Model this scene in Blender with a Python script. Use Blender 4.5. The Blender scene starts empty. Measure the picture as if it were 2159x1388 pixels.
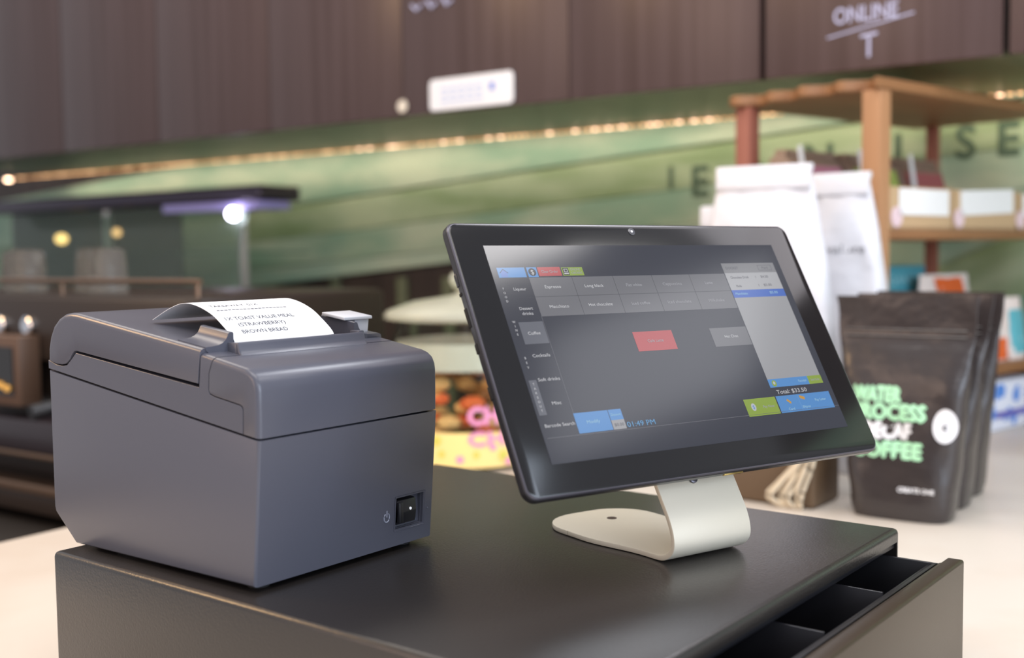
import bpy, bmesh, math, random
import numpy as np
from mathutils import Vector, Matrix
PI = math.pi
random.seed(7)
S = bpy.context.scene
COL = S.collection

# ------------------------------------------------------------ camera, world, lights, exposure
R3 = Matrix(((0.61463, 0.059643, -0.786558), (-0.788723, 0.031151, -0.613959), (-0.012116, 0.997734, 0.066188)))
cam_d = bpy.data.cameras.new('camera')
cam = bpy.data.objects.new('camera', cam_d); COL.objects.link(cam)
cam.matrix_world = Matrix.Translation((-0.385567, -0.478481, 0.181661)) @ R3.to_4x4()
cam_d.sensor_width = 36; cam_d.lens = 39.721; cam_d.clip_start = 0.02; cam_d.clip_end = 60
cam_d.dof.use_dof = True; cam_d.dof.focus_distance = 0.69; cam_d.dof.aperture_fstop = 4.7
S.camera = cam
S.cycles.use_denoising = True
S.cycles.max_bounces = 8
S.cycles.sample_clamp_indirect = 6
S.view_settings.view_transform = 'Standard'; S.view_settings.look = 'None'
S.view_settings.gamma = 1; S.view_settings.use_curve_mapping = False
S.view_settings.exposure = 0.15
w = bpy.data.worlds.new('room_ambience'); S.world = w; w.use_nodes = True
bg = w.node_tree.nodes['Background']; bg.inputs[0].default_value = (0.80, 0.82, 0.88, 1); bg.inputs[1].default_value = 0.62

def area(name, loc, target, sx, sy, energy, color):
    l = bpy.data.lights.new(name, 'AREA'); l.shape = 'RECTANGLE'; l.size = sx; l.size_y = sy
    l.energy = energy; l.color = color
    o = bpy.data.objects.new(name, l); COL.objects.link(o); o.location = loc
    o.rotation_euler = (Vector(target) - Vector(loc)).to_track_quat('-Z', 'Y').to_euler()
    return o
area('ceiling_lamp_main', (-0.3, -0.2, 1.75), (0.5, 0.2, 0), 1.6, 1.0, 22, (1.0, 0.95, 0.90))  # unseen key light added overhead
area('window_light', (-0.2, -2.5, 0.60), (0.1, 0, 0.1), 1.8, 1.1, 38, (0.74, 0.85, 1.0))
area('ceiling_lamp_rear', (0.55, 1.6, 1.75), (0.7, 1.0, 0), 1.0, 1.0, 12, (1.0, 0.88, 0.74))  # unseen warm fill light added towards the rear
area('pendant_lamp', (0.98, -0.42, 1.12), (0.15, 0.0, 0.1), 0.35, 0.8, 2.2, (1.0, 0.95, 1.0))  # added light: highlight on the printer top edge, brightens the right-hand cupboards
area('ceiling_lamp_right', (1.38, -0.19, 1.49), (0.07, 0.0, 0.11), 0.5, 0.9, 15, (0.92, 0.95, 1.0))  # unseen light added for the highlight along the printer's curved front top
area('ceiling_lamp_spot', (0.90, -1.22, 1.75), (0.90, -1.22, 0), 0.55, 0.22, 5, (1.0, 0.97, 0.95))  # unseen light placed and sized for the streak on the tablet glass
area('ceiling_lamp_far', (1.42, -1.85, 1.75), (1.42, -1.85, 0), 0.75, 0.5, 3.0, (0.95, 0.96, 1.0))  # added panel whose reflection gives the haze in the middle of the screen
area('wall_lamp_left', (-1.7, 0.7, 0.5), (0, 0.1, 0), 0.9, 0.7, 7, (1.0, 0.68, 0.50))  # unseen fill added to warm the left faces of printer and drawer
area('warm_pendant', (-0.50, 1.35, 0.95), (0.0, 0.0, 0.0), 0.45, 0.45, 9, (1.0, 0.62, 0.30))  # unseen warm light set to catch the left edges of drawer and printer
area('lamp_behind_viewer', (-1.5, -1.5, 1.1), (0.0, 0.0, 0.1), 0.35, 0.5, 5, (0.95, 0.95, 1.0))  # unseen light added to bring out the printer's vertical front edge

# ------------------------------------------------------------ materials
def lin(c):
    return tuple(((x / 255) / 12.92 if x / 255 <= 0.04045 else ((x / 255 + 0.055) / 1.055) ** 2.4) for x in c) + (1,)
MATS = {}
def mat(name, rgb, rough=0.5, metal=0.0, spec=0.5, emit=None, es=0.0, trans=0.0, alpha=1.0, ior=1.5, coat=0.0,
        bump=None, vary=None, grain=None):
    if name in MATS: return MATS[name]
    m = bpy.data.materials.new(name); m.use_nodes = True; nt = m.node_tree; b = nt.nodes['Principled BSDF']
    c = lin(rgb)
    b.inputs['Base Color'].default_value = c; b.inputs['Roughness'].default_value = rough
    b.inputs['Metallic'].default_value = metal; b.inputs['Specular IOR Level'].default_value = spec
    b.inputs['IOR'].default_value = ior; b.inputs['Transmission Weight'].default_value = trans
    b.inputs['Alpha'].default_value = alpha; b.inputs['Coat Weight'].default_value = coat
    b.inputs['Coat Roughness'].default_value = 0.04
    if emit: b.inputs['Emission Color'].default_value = lin(emit); b.inputs['Emission Strength'].default_value = es
    tc = nt.nodes.new('ShaderNodeTexCoord')
    def noise(scale, detail, vec_scale=(1, 1, 1)):
        mp = nt.nodes.new('ShaderNodeMapping'); mp.inputs['Scale'].default_value = vec_scale
        n = nt.nodes.new('ShaderNodeTexNoise'); n.inputs['Scale'].default_value = scale; n.inputs['Detail'].default_value = detail
        nt.links.new(tc.outputs['Object'], mp.inputs['Vector']); nt.links.new(mp.outputs[0], n.inputs['Vector'])
        return n
    if vary:   # (rgb2, scale, vec_scale, lo, hi) colour that belongs to the surface: paint wear, wood figure
        n = noise(vary[1], 4, vary[2]); r = nt.nodes.new('ShaderNodeValToRGB')
        r.color_ramp.elements[0].position = vary[3]; r.color_ramp.elements[1].position = vary[4]
        r.color_ramp.elements[0].color = c; r.color_ramp.elements[1].color = lin(vary[0])
        nt.links.new(n.outputs['Fac'], r.inputs[0]); nt.links.new(r.outputs[0], b.inputs['Base Color'])
    if bump:   # (scale, strength, distance)
        n = noise(bump[0], 3); bp = nt.nodes.new('ShaderNodeBump')
        bp.inputs['Strength'].default_value = bump[1]; bp.inputs['Distance'].default_value = bump[2]
        nt.links.new(n.outputs['Fac'], bp.inputs['Height']); nt.links.new(bp.outputs[0], b.inputs['Normal'])
    MATS[name] = m
    return m

# ------------------------------------------------------------ mesh helpers
class MB:
    def __init__(self): self.v = []; self.f = []; self.m = []; self.mats = []
    def mi(self, m):
        if m not in self.mats: self.mats.append(m)
        return self.mats.index(m)
    def add(self, vs, fs, m, xf=None):
        o = len(self.v); k = self.mi(m)
        for p in vs:
            p = Vector(p); self.v.append(xf @ p if xf else p)
        for f in fs: self.f.append([i + o for i in f]); self.m.append(k)
    def bm(self, b, m, xf=None):
        b.verts.ensure_lookup_table(); b.verts.index_update()
        self.add([x.co.copy() for x in b.verts], [[x.index for x in f.verts] for f in b.faces], m, xf); b.free()
    def box(self, lo, hi, m, bev=0.0, seg=2, xf=None):
        b = bmesh.new(); bmesh.ops.create_cube(b, size=1)
        for x in b.verts: x.co = Vector([(lo[i] + hi[i]) / 2 + x.co[i] * (hi[i] - lo[i]) for i in range(3)])
        if bev > 0: bmesh.ops.bevel(b, geom=b.edges[:], offset=bev, segments=seg, affect='EDGES', profile=0.5)
        self.bm(b, m, xf)
    def prism(self, prof, a0, a1, m, axis='x', bevs=(), xf=None):
        """extrude a closed profile; axis x: profile is (y,z); y: (x,z); z: (x,y). bevs: list of (offset, seg, edge test)"""
        b = bmesh.new(); n = len(prof)
        def P(a, p): return {'x': (a, p[0], p[1]), 'y': (p[0], a, p[1]), 'z': (p[0], p[1], a)}[axis]
        A = [b.verts.new(P(a0, p)) for p in prof]; B = [b.verts.new(P(a1, p)) for p in prof]
        b.faces.new(A); b.faces.new(B[::-1])
        for i in range(n): b.faces.new((A[i], B[i], B[(i + 1) % n], A[(i + 1) % n]))
        bmesh.ops.recalc_face_normals(b, faces=b.faces[:])
        for off, seg, test in bevs:
            es = [e for e in b.edges if test(e.verts[0].co, e.verts[1].co)]
            if es: bmesh.ops.bevel(b, geom=es, offset=off, segments=seg, affect='EDGES', profile=0.5, clamp_overlap=True)
        self.bm(b, m, xf)
    def lathe(self, prof, m, n=40, c=(0, 0), xf=None, close=True):
        vs = []; fs = []
        for r, z in prof:
            for i in range(n):
                a = 2 * PI * i / n; vs.append((c[0] + r * math.cos(a), c[1] + r * math.sin(a), z))
        for k in range(len(prof) - 1):
            for i in range(n):
                j = (i + 1) % n; fs.append((k * n + i, k * n + j, (k + 1) * n + j, (k + 1) * n + i))
        if close:
            fs.append(list(range(n))[::-1]); fs.append([(len(prof) - 1) * n + i for i in range(n)])
        self.add(vs, fs, m, xf)
    def tube(self, pts, r, m, n=10, xf=None, flat=1.0):
        pts = [Vector(p) for p in pts]; vs = []; fs = []
        up = Vector((0, 0, 1))
        for k, p in enumerate(pts):
            t = (pts[min(k + 1, len(pts) - 1)] - pts[max(k - 1, 0)]).normalized()
            u = t.cross(up if abs(t.z) < 0.95 else Vector((1, 0, 0))).normalized(); v = t.cross(u)
            rr = r[k] if isinstance(r, (list, tuple)) else r
            for i in range(n):
                a = 2 * PI * i / n; vs.append(p + u * math.cos(a) * rr + v * math.sin(a) * rr * flat)
        for k in range(len(pts) - 1):
            for i in range(n):
                j = (i + 1) % n; fs.append((k * n + i, k * n + j, (k + 1) * n + j, (k + 1) * n + i))
        fs.append(list(range(n))[::-1]); fs.append([(len(pts) - 1) * n + i for i in range(n)])
        self.add(vs, fs, m, xf)
    def sphere(self, c, r, m, n=12, sc=(1, 1, 1)):
        b = bmesh.new(); bmesh.ops.create_uvsphere(b, u_segments=n, v_segments=max(6, n // 2 + 2), radius=r)
        for x in b.verts: x.co = Vector((x.co.x * sc[0] + c[0], x.co.y * sc[1] + c[1], x.co.z * sc[2] + c[2]))
        self.bm(b, m)
    def build(self, name, parent=None, smooth=30, **props):
        me = bpy.data.meshes.new(name); me.from_pydata([tuple(p) for p in self.v], [], self.f)
        for m in self.mats: me.materials.append(m)
        for p, k in zip(me.polygons, self.m): p.material_index = k
        b = bmesh.new(); b.from_mesh(me); bmesh.ops.recalc_face_normals(b, faces=b.faces[:]); b.to_mesh(me); b.free()
        if smooth:
            me.shade_smooth(); me.set_sharp_from_angle(angle=math.radians(smooth))
        o = bpy.data.objects.new(name, me); COL.objects.link(o)
        if parent: o.parent = parent
        for k, v in props.items(): o[k] = v
        return o

def thing(name, label, cat, loc=(0, 0, 0), rz=0.0, group=None, rot=None):
    o = bpy.data.objects.new(name, None); COL.objects.link(o); o.empty_display_size = 0.02
    o.location = loc; o.rotation_euler = rot or (0, 0, rz)
    o['label'] = label; o['category'] = cat
    if group: o['group'] = group
    return o
def tag(o, label, cat, group=None):
    o['label'] = label; o['category'] = cat
    if group: o['group'] = group
    return o
def struct(o): o['kind'] = 'structure'; return o
def capx(a, b): return abs(a.x - b.x) < 1e-6      # edges lying in an end cap
def cut(o, lo, hi):
    """boolean box cut, evaluated into the mesh"""
    me = bpy.data.meshes.new('t'); b = bmesh.new(); bmesh.ops.create_cube(b, size=1)
    for x in b.verts: x.co = Vector([(lo[i] + hi[i]) / 2 + x.co[i] * (hi[i] - lo[i]) for i in range(3)])
    b.to_mesh(me); b.free(); c = bpy.data.objects.new('t', me); COL.objects.link(c)
    par = o.parent; o.parent = None
    md = o.modifiers.new('b', 'BOOLEAN'); md.object = c; md.operation = 'DIFFERENCE'; md.solver = 'EXACT'
    bpy.context.view_layer.update(); dg = bpy.context.evaluated_depsgraph_get()
    nm = bpy.data.meshes.new_from_object(o.evaluated_get(dg)); o.modifiers.clear(); old = o.data; o.data = nm
    bpy.data.objects.remove(c); bpy.data.meshes.remove(old); bpy.data.meshes.remove(me)
    nm.shade_smooth(); nm.set_sharp_from_angle(angle=math.radians(30)); nm.name = o.name
    o.parent = par
    return o
_tc = {}
def text_geo(s):
    """unit text: cap height about 0.7, origin bottom-left -> (verts2d, faces, width)"""
    if s in _tc: return _tc[s]
    cu = bpy.data.curves.new('t', 'FONT'); cu.body = s; cu.size = 1; cu.resolution_u = 3
    o = bpy.data.objects.new('t', cu); COL.objects.link(o); bpy.context.view_layer.update()
    me = bpy.data.meshes.new_from_object(o.evaluated_get(bpy.context.evaluated_depsgraph_get()))
    vs = [(x.co.x, x.co.y) for x in me.vertices]; fs = [tuple(p.vertices) for p in me.polygons]
    bpy.data.objects.remove(o); bpy.data.curves.remove(cu); bpy.data.meshes.remove(me)
    x0 = min((a for a, _ in vs), default=0); x1 = max((a for a, _ in vs), default=1)
    vs = [(a - x0, b) for a, b in vs]
    _tc[s] = (vs, fs, x1 - x0); return _tc[s]
def put_text(mb, s, cx, cy, cap, m, fn, width=None, align='c', flip=False, bold=0.0):
    """cap = capital height; (cx,cy) centre of the line in surface coords; fn(u,v)->point"""
    vs, fs, wd = text_geo(s); k = cap / 0.70; kx = (width / wd) if width else k
    ox = {'c': -wd * kx / 2, 'l': 0, 'r': -wd * kx}[align]
    offs = [(0, 0)] if not bold else [(0, 0), (bold, 0), (-bold, 0), (0, bold), (0, -bold)]
    for j, (du, dv) in enumerate(offs):
        mb.add([fn(cx + ox + a * kx + du, cy - cap / 2 + b * k + dv, j * 0.00001) for a, b in vs], fs, m)

def catmull(P, n=12):
    P = [Vector(p) for p in P]; P = [2 * P[0] - P[1]] + P + [2 * P[-1] - P[-2]]; o = []
    for i in range(1, len(P) - 2):
        a, b, c, d = P[i - 1:i + 3]
        for k in range(n):
            t = k / n; o.append(0.5 * ((2 * b) + (-a + c) * t + (2 * a - 5 * b + 4 * c - d) * t * t + (-a + 3 * b - 3 * c + d) * t ** 3))
    return o + [P[-2]]
def W(x, y, z=0.0):   # frame aligned with the wall (3 degrees from the drawer)
    return Vector((x * 0.99863 - y * 0.05234, x * 0.05234 + y * 0.99863, z))
WR = math.radians(3.0)

# ------------------------------------------------------------ setting
m_counter = mat('pale_stone', (222, 214, 204), 0.38, vary=((208, 192, 176), 5, (1, 1, 1), 0.45, 0.85))
m_brown = mat('dark_brown_board', (62, 50, 46), 0.6, vary=((84, 70, 62), 3, (1, 6, 0.6), 0.3, 0.8))
mb = MB(); mb.box((-3, -4, -1.02), (3.5, 5, -1.0), mat('floor_tile', (120, 112, 104), 0.5)); struct(mb.build('floor'))
green = mat('green_paint', (140, 172, 146), 0.6, vary=((190, 203, 176), 3.0, (1, 1.2, 4), 0.38, 0.66))
green2 = mat('green_paint_olive', (134, 156, 112), 0.6, vary=((180, 195, 160), 3.2, (1, 1, 5), 0.36, 0.66))
green3 = mat('green_paint_pale', (152, 184, 164), 0.6, vary=((198, 209, 184), 3.4, (1, 1, 4), 0.36, 0.68))
wall = thing('wall_back', '', '', W(1.66, 0, 0), WR); del wall['label']; del wall['category']; struct(wall)
mb = MB(); mb.box((0.012, -1.6, -1.0), (0.05, 4.2, 1.8), m_brown); mb.build('backing_board', wall)
bd = MB(); tilt = 0.07
bands = [(-0.075, 0.052, green), (0.054, 0.128, green3), (0.130, 0.191, green3), (0.1925, 0.263, green), (0.2645, 0.343, green2), (0.347, 0.50, green)]
for z0, z1, g in bands:      # tilted boards, z given at y = 1.2, rising towards smaller y
    y0, y1 = (-1.5, 3.6)
    if z0 < 0.1: y0, y1 = (-1.5, 0.9)
    if abs(z0 - 0.130) < 1e-6:
        bd.prism([(0.9, 0.188), (2.6, 0.188 - 0.09 * 1.7), (2.6, 0.191 - tilt * 1.4), (0.9, 0.191 + tilt * 0.3)], -0.006, 0.012, g, 'x'); y1 = 0.9
    pr = [(y0, z0 + tilt * (1.2 - y0)), (y1, z0 + tilt * (1.2 - y1)), (y1, z1 + tilt * (1.2 - y1)), (y0, z1 + tilt * (1.2 - y0))]
    bd.prism(pr, -0.006, 0.012, g, 'x', [(0.002, 1, lambda a, b: True)])
for yy in (1.02, 1.16, 1.30, 1.52, 1.75, 2.1):
    bd.box((0.0, yy, -0.3), (0.012, yy + 0.030, 0.13), mat('faded_batten', (112, 116, 90), 0.7), 0.002)
bd.build('painted_board', wall)
lt = MB(); ink = mat('stencil_ink', (84, 104, 84), 0.8)
def wl(u, v, d=0.0): return (-0.0075 - d, -u, v)
for ch, y, z, h in (('I', 0.59, 0.332, 0.045), ('E', 0.525, 0.322, 0.058), ('R', 0.41, 0.33, 0.055), ('N', 0.285, 0.352, 0.055), ('I', 0.14, 0.36, 0.055), ('S', 0.025, 0.366, 0.055), ('E', -0.045, 0.367, 0.055), ('T', -0.115, 0.37, 0.055)):
    put_text(lt, ch, -y, z, h, ink, wl, bold=0.0025)
lt.build('stencil_lettering', wall, label='dark green stencilled capital letters')

# ------------------------------------------------------------ counter (thing) and the lower bench behind it
cn = thing('counter', 'pale stone service counter top under the black cash drawer and the coffee bags', 'counter', W(0.6, -0.3, -1.0), WR)
mb = MB(); mb.box((-1.50, -1.9, 0.86), (1.045, 0.905, 0.90), m_counter, 0.004); mb.build('worktop', cn)
mb = MB(); mb.box((-1.46, -1.85, 0.0), (1.04, 0.88, 0.86), m_brown); mb.build('cabinet_base', cn)
bn = thing('bench', 'dark low bench beyond the counter end carrying the espresso machine', 'bench', W(0.9, 1.9, -1.0), WR)
mb = MB(); mb.box((-0.7, -1.26, 0.0), (0.74, 1.7, 0.80), mat('bench_black', (36, 32, 30), 0.5), 0.004); mb.build('bench_body', bn)

# ------------------------------------------------------------ wall cupboards with LED strip underneath
m_cup = mat('dark_woodgrain', (72, 53, 50), 0.32, spec=0.55, vary=((88, 70, 69), 7, (1, 5.5, 0.12), 0.35, 0.75))
m_cupc = mat('cupboard_carcass', (58, 48, 46), 0.5)
m_under = mat('cupboard_underside', (88, 92, 66), 0.35)
chalk = mat('chalk', (178, 178, 206), 0.9)
ZC = 0.438
ys = [-0.84, -0.485, -0.130, 0.208, 0.545, 0.905, 1.255, 1.605, 1.955, 2.305, 2.655]
which = ['beyond the right edge side, mostly outside the photo', 'rightmost, at the top right corner of the photo', 'with the chalked word ONLINE on its door', 'between the ONLINE door and the door with the white sign', 'carrying the white sign at its lower edge', 'with a round white sticker, left of the white sign',
         'third from the left edge, above the case end', 'above the lamp of the glass display case', 'above the glass display case, near the left edge', 'farthest, at the top left corner']
for i in range(len(ys) - 1):
    y0, y1 = ys[i], ys[i + 1]
    if i == 0: continue
    c = thing('wall_cupboard', 'dark woodgrain wall cupboard ' + which[i], 'cupboard', W(1.198, y0, ZC), WR, 'row of dark wall cupboards')
    b = MB(); b.box((0.021, 0.001, 0.006), (0.40, y1 - y0 - 0.001, 0.80), m_cupc, 0.001); b.build('carcass', c)
    g0 = 0.0045 if i in (2, 3) else 0.0009; g1 = 0.0045 if i in (1, 2) else 0.0009
    b = MB(); b.box((0.0, g0, -0.002), (0.019, y1 - y0 - g1, 0.80), m_cup, 0.0008); d = b.build('door', c)
    b = MB(); b.box((0.021, 0.001, 0.0), (0.40, y1 - y0 - 0.001, 0.0055), m_under); b.build('bottom_panel', c)
    if i == 2:
        t = MB(); f = lambda u, v, d=0.0: (-0.0006 - d, 0.0 - u, v)
        put_text(t, 'ONLINE', -0.185, 0.076, 0.022, chalk, f, width=0.090, bold=0.0005)
        def seg(a, b_, wd):
            a = Vector(a); b_ = Vector(b_); n = (b_ - a).normalized(); n = Vector((-n.y, n.x)) * wd
            t.add([f(*(a + n)), f(*(a - n)), f(*(b_ - n)), f(*(b_ + n))], [(0, 1, 2, 3)], chalk)
        seg((-0.240, 0.047), (-0.118, 0.068), 0.0012); seg((-0.18, 0.014), (-0.18, 0.042), 0.0022); seg((-0.192, 0.044), (-0.168, 0.046), 0.0022)
        t.build('chalk_writing', c, label='pale chalk word ONLINE with underline and stem')
    if i == 4:
        t = MB(); f = lambda u, v, d=0.0: (-0.0006 - d, -u, v)
        for q in range(3):
            t.tube([(-0.001, 0.335 - q * 0.035, 0.196 + 0.004 * q), (-0.001, 0.325 - q * 0.035, 0.186), (-0.001, 0.312 - q * 0.035, 0.194)], 0.0030, chalk, 6)
        t.build('chalk_writing', c, label='blurred pale chalk strokes')
# sign and sticker: stuck flat on the doors
m_sign = mat('white_sign', (236, 236, 240), 0.4)
sg = thing('sign', 'white rounded sign with faint blue print on the dark cupboard door', 'sign', W(1.1965, 0.840, 0.4395), WR)
b = MB(); b.prism([(y - 0.092, z + 0.028) for y, z in [(sx * (0.092 - 0.009) + 0.009 * math.cos(a), sz * (0.028 - 0.009) + 0.009 * math.sin(a)) for sx, sz, q in ((1, 1, 0), (-1, 1, 1), (-1, -1, 2), (1, -1, 3)) for a in [PI / 2 * (q + i / 5) for i in range(6)]]], -0.0025, 0.0, m_sign, 'x', [(0.0006, 1, lambda p, q: capx(p, q))]); b.build('plate', sg)
b = MB(); f = lambda u, v, d=0.0: (-0.0028 - d, -u, v); mblue = mat('pale_blue_print', (196, 208, 234), 0.6)
for q in range(3):
    for r in range(5):
        b.box((-0.0030, -0.118 + r * 0.019, 0.012 + q * 0.011), (-0.0026, -0.118 + r * 0.019 + 0.014, 0.018 + q * 0.011), mblue)
b.box((-0.0030, -0.145, 0.026), (-0.0026, -0.134, 0.040), mat('blue_mark', (130, 150, 220), 0.6)); b.build('printed_text', sg)
b = MB(); b.lathe([(0.0115, 0), (0.0118, 0.0008), (0.0115, 0.0018)], mat('cream_sticker', (226, 216, 200), 0.5), 24)
o = b.build('sticker'); o.location = W(1.1963, 0.905, 0.455); o.rotation_euler = (PI / 2, 0, WR - PI / 2); tag(o, 'small round cream sticker left of the white sign on the cupboards', 'sticker')

led = thing('led_strip', 'warm glowing LED strip running under the dark wall cupboards', 'light strip', W(1.597, 0, 0.436), WR)
b = MB(); b.box((-0.006, -0.7, -0.001), (0.006, 2.86, 0.0), mat('strip_backing', (150, 118, 66), 0.6)); b.build('strip', led)
m_led = mat('warm_led', (255, 220, 180), 0.5, emit=(255, 196, 140), es=1.9)
m_ledd = mat('dim_led', (255, 210, 160), 0.5, emit=(255, 180, 110), es=0.8)
m_ledb = mat('vivid_led', (255, 220, 190), 0.5, emit=(255, 206, 168), es=4)
m_ledh = mat('bright_led', (255, 230, 200), 0.5, emit=(255, 214, 180), es=11)
proto = None; rest = MB(); n = 0
yy = -0.12
while yy < 2.85:
    if n < 99:
        kd = random.choice([m_led, m_led, m_ledd, m_ledd, m_ledb]); proto = proto or {}
        if kd not in proto:
            q = MB(); q.box((-0.0045, -0.0045, -0.003), (0.0045, 0.0045, 0.0), kd, 0.001, 1); proto[kd] = o = q.build('led', led)
        else: o = proto[kd].copy(); COL.objects.link(o); o.parent = led
        o.location = (0, yy, -0.001)
    else: rest.box((-0.0045, yy - 0.0045, -0.004), (0.0045, yy + 0.0045, -0.001), random.choice([m_led, m_ledd]))
    yy += 0.0158; n += 1
rest.build('led', led, kind='stuff')
q = MB(); q.box((-0.007, 2.845, -0.008), (0.007, 2.86, -0.001), m_ledh, 0.001, 1); q.build('end_led', led, label='brighter LED at the far end')
area('led_glow', W(1.585, 1.1, 0.425), W(1.62, 1.1, -0.5), 0.02, 3.0, 1.6, (1.0, 0.88, 0.70)).rotation_euler = (0, math.radians(-35), WR)

# ------------------------------------------------------------ cash drawer
m_case = mat('black_textured_steel', (34, 31, 30), 0.30, spec=0.7, bump=(700, 0.30, 0.0005))
m_in = mat('black_plastic', (26, 26, 30), 0.35)
m_pan = mat('drawer_front_steel', (62, 50, 37), 0.36, metal=0.35, bump=(1500, 0.12, 0.0004))
dr = thing('cash_drawer', 'black steel cash drawer standing open under the printer and the tablet', 'cash drawer', (0.16, -0.02, -0.0995))
DX, DY = -0.16, 0.02
def dl(p): return (p[0] + DX, p[1] + DY, p[2] + 0.0995)
b = MB(); b.box(dl((-0.0151, -0.229, -0.099)), dl((0.3434, 0.1773, 0.0)), m_case, 0.0035, 3)
case = b.build('case', dr); cut(case, dl((-0.0105, -0.25, -0.0945)), dl((0.3388, 0.165, -0.0085)))
b = MB(); b.box(dl((-0.0101, -0.2275, -0.0125)), dl((0.3384, -0.2255, -0.0087)), m_in, 0.0006); b.build('rim_lip', dr)
dw = MB(); dw.box(dl((-0.0095, -0.2575, -0.094)), dl((0.3378, 0.12, -0.092)), m_in)
for x in (-0.0095, 0.3358): dw.box(dl((x, -0.2575, -0.094)), dl((x + 0.002, 0.12, -0.018)), m_in)
drw = dw.build('drawer', dr)
b = MB(); b.box(dl((-0.0151, -0.2702, -0.0965)), dl((0.3434, -0.2595, -0.0145)), m_pan, 0.0018, 3)
b.box(dl((-0.0095, -0.2596, -0.0945)), dl((0.3378, -0.2565, -0.0172)), m_pan, 0.0006); b.build('front_panel', drw, label='brownish steel front panel')
b = MB(); zt = -0.0172
b.box(dl((-0.0070, -0.2558, -0.088)), dl((0.3354, -0.2535, zt)), m_in, 0.0004)
b.box(dl((-0.0070, -0.2525, -0.088)), dl((0.3354, -0.2505, zt - 0.0012)), m_in, 0.0004)
b.box(dl((-0.0070, -0.2535, -0.088)), dl((0.3354, 0.11, -0.083)), m_in)
for x in (-0.0070, 0.3330): b.box(dl((x, -0.2535, -0.088)), dl((x + 0.0024, 0.11, zt)), m_in, 0.0004)
b.build('cash_tray', drw)
m_div = mat('divider_grey', (34, 33, 37), 0.3)
for x in (0.0825, 0.1680, 0.2535):
    b = MB(); b.box(dl((x - 0.0009, -0.2503, -0.083)), dl((x + 0.0009, 0.10, zt + 0.0004)), m_div, 0.0004); b.build('divider', drw)

# ------------------------------------------------------------ receipt printer
m_pr = mat('printer_grey', (80, 81, 92), 0.29, spec=0.5, bump=(2600, 0.10, 0.0002))
m_dk = mat('printer_gap', (10, 10, 12), 0.8)
PW = 0.1425
pt = thing('receipt_printer', 'grey thermal receipt printer standing at the left on the cash drawer', 'printer', (0.07, 0.09, 0.0002))
X0, Y0 = -0.07, -0.09
def yz(l): return [(a + Y0, c) for a, c in l]
def splitz(y, off=0.0): return 0.0842 + (y + 0.006) / 0.206 * 0.0273 + off
def capx(a, b): return abs(a.x - b.x) < 1e-6      # edges lying in an end cap
# body
prof = yz([(0.001, 0.003), (-0.0059, splitz(-0.0059, -0.0006)), (0.1997, splitz(0.1997, -0.0006)), (0.1997, 0.0225), (0.1985, 0.0190), (0.1760, 0.0015)])
b = MB(); b.prism(prof, X0, X0 + PW, m_pr, 'x', [(0.0022, 3, lambda p, q: capx(p, q) and min(p.z, q.z) < 0.05), (0.0007, 2, lambda p, q: capx(p, q) and min(p.z, q.z) > 0.08)])
body = b.build('body', pt)
cut(body, (X0 + 0.1085, Y0 - 0.02, 0.0136), (X0 + 0.1330, Y0 + 0.0035, 0.0330))
b = MB()
fr = [(0.1072, 0.0124), (0.1343, 0.0124), (0.1343, 0.0342), (0.1072, 0.0342)]; fi = [(0.1087, 0.0140), (0.1328, 0.0140), (0.1328, 0.0327), (0.1087, 0.0327)]
def fy(z): return Y0 + 0.001 - 0.0069 * (z - 0.003) / 0.0806
vs = [(X0 + x, fy(z) - 0.0003, z) for x, z in fr] + [(X0 + x, fy(z) + 0.0022, z) for x, z in fi] + [(X0 + x, fy(z) + 0.0045, z) for x, z in fi]
fs = [(i, (i + 1) % 4, 4 + (i + 1) % 4, 4 + i) for i in range(4)] + [(4 + i, 4 + (i + 1) % 4, 8 + (i + 1) % 4, 8 + i) for i in range(4)]
b.add(vs, fs, m_pr); b.build('switch_bezel', pt, smooth=0)
b = MB(); b.prism([(Y0 + 0.004, 0.0155), (Y0 - 0.0012, 0.0165), (Y0 - 0.0022, 0.0235), (Y0 - 0.0016, 0.0310), (Y0 + 0.004, 0.0320)], X0 + 0.1092, X0 + 0.1255, m_in, 'x', [(0.0005, 2, lambda p, q: True)])
b.box((X0 + 0.1092, Y0 - 0.0034, 0.0172), (X0 + 0.1128, Y0 + 0.001, 0.0304), m_in, 0.0006); sw = b.build('power_switch', pt)
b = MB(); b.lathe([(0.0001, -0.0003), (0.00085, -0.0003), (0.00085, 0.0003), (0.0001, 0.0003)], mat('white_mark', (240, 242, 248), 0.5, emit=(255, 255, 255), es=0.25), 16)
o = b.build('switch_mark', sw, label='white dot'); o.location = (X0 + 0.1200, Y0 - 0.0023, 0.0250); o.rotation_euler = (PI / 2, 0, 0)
b = MB(); b.box((X0 + 0.1258, Y0 + 0.0005, 0.0160), (X0 + 0.1275, Y0 + 0.0012, 0.0305), mat('pale_blue_plastic', (150, 170, 205), 0.4), 0.0003); b.build('switch_edge', pt)
m_sym = mat('symbol_grey', (140, 144, 160), 0.35)
b = MB()
pts = [(X0 + 0.1005 + 0.0023 * math.sin(a), fy(0.0225 + 0.0028 * math.cos(a)) - 0.0001, 0.0225 + 0.0028 * math.cos(a)) for a in [0.6 + (2 * PI - 1.2) * i / 20 for i in range(21)]]
b.tube(pts, 0.00042, m_sym, 6); b.tube([(X0 + 0.1005, fy(0.023) - 0.0001, 0.0228), (X0 + 0.1005, fy(0.0265) - 0.0001, 0.0268)], 0.00042, m_sym, 6); b.build('power_symbol', pt)
b = MB(); b.sphere((X0 + 0.1371, fy(0.0219), 0.0219), 0.0006, m_pr, 8); b.build('indicator', pt)
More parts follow.
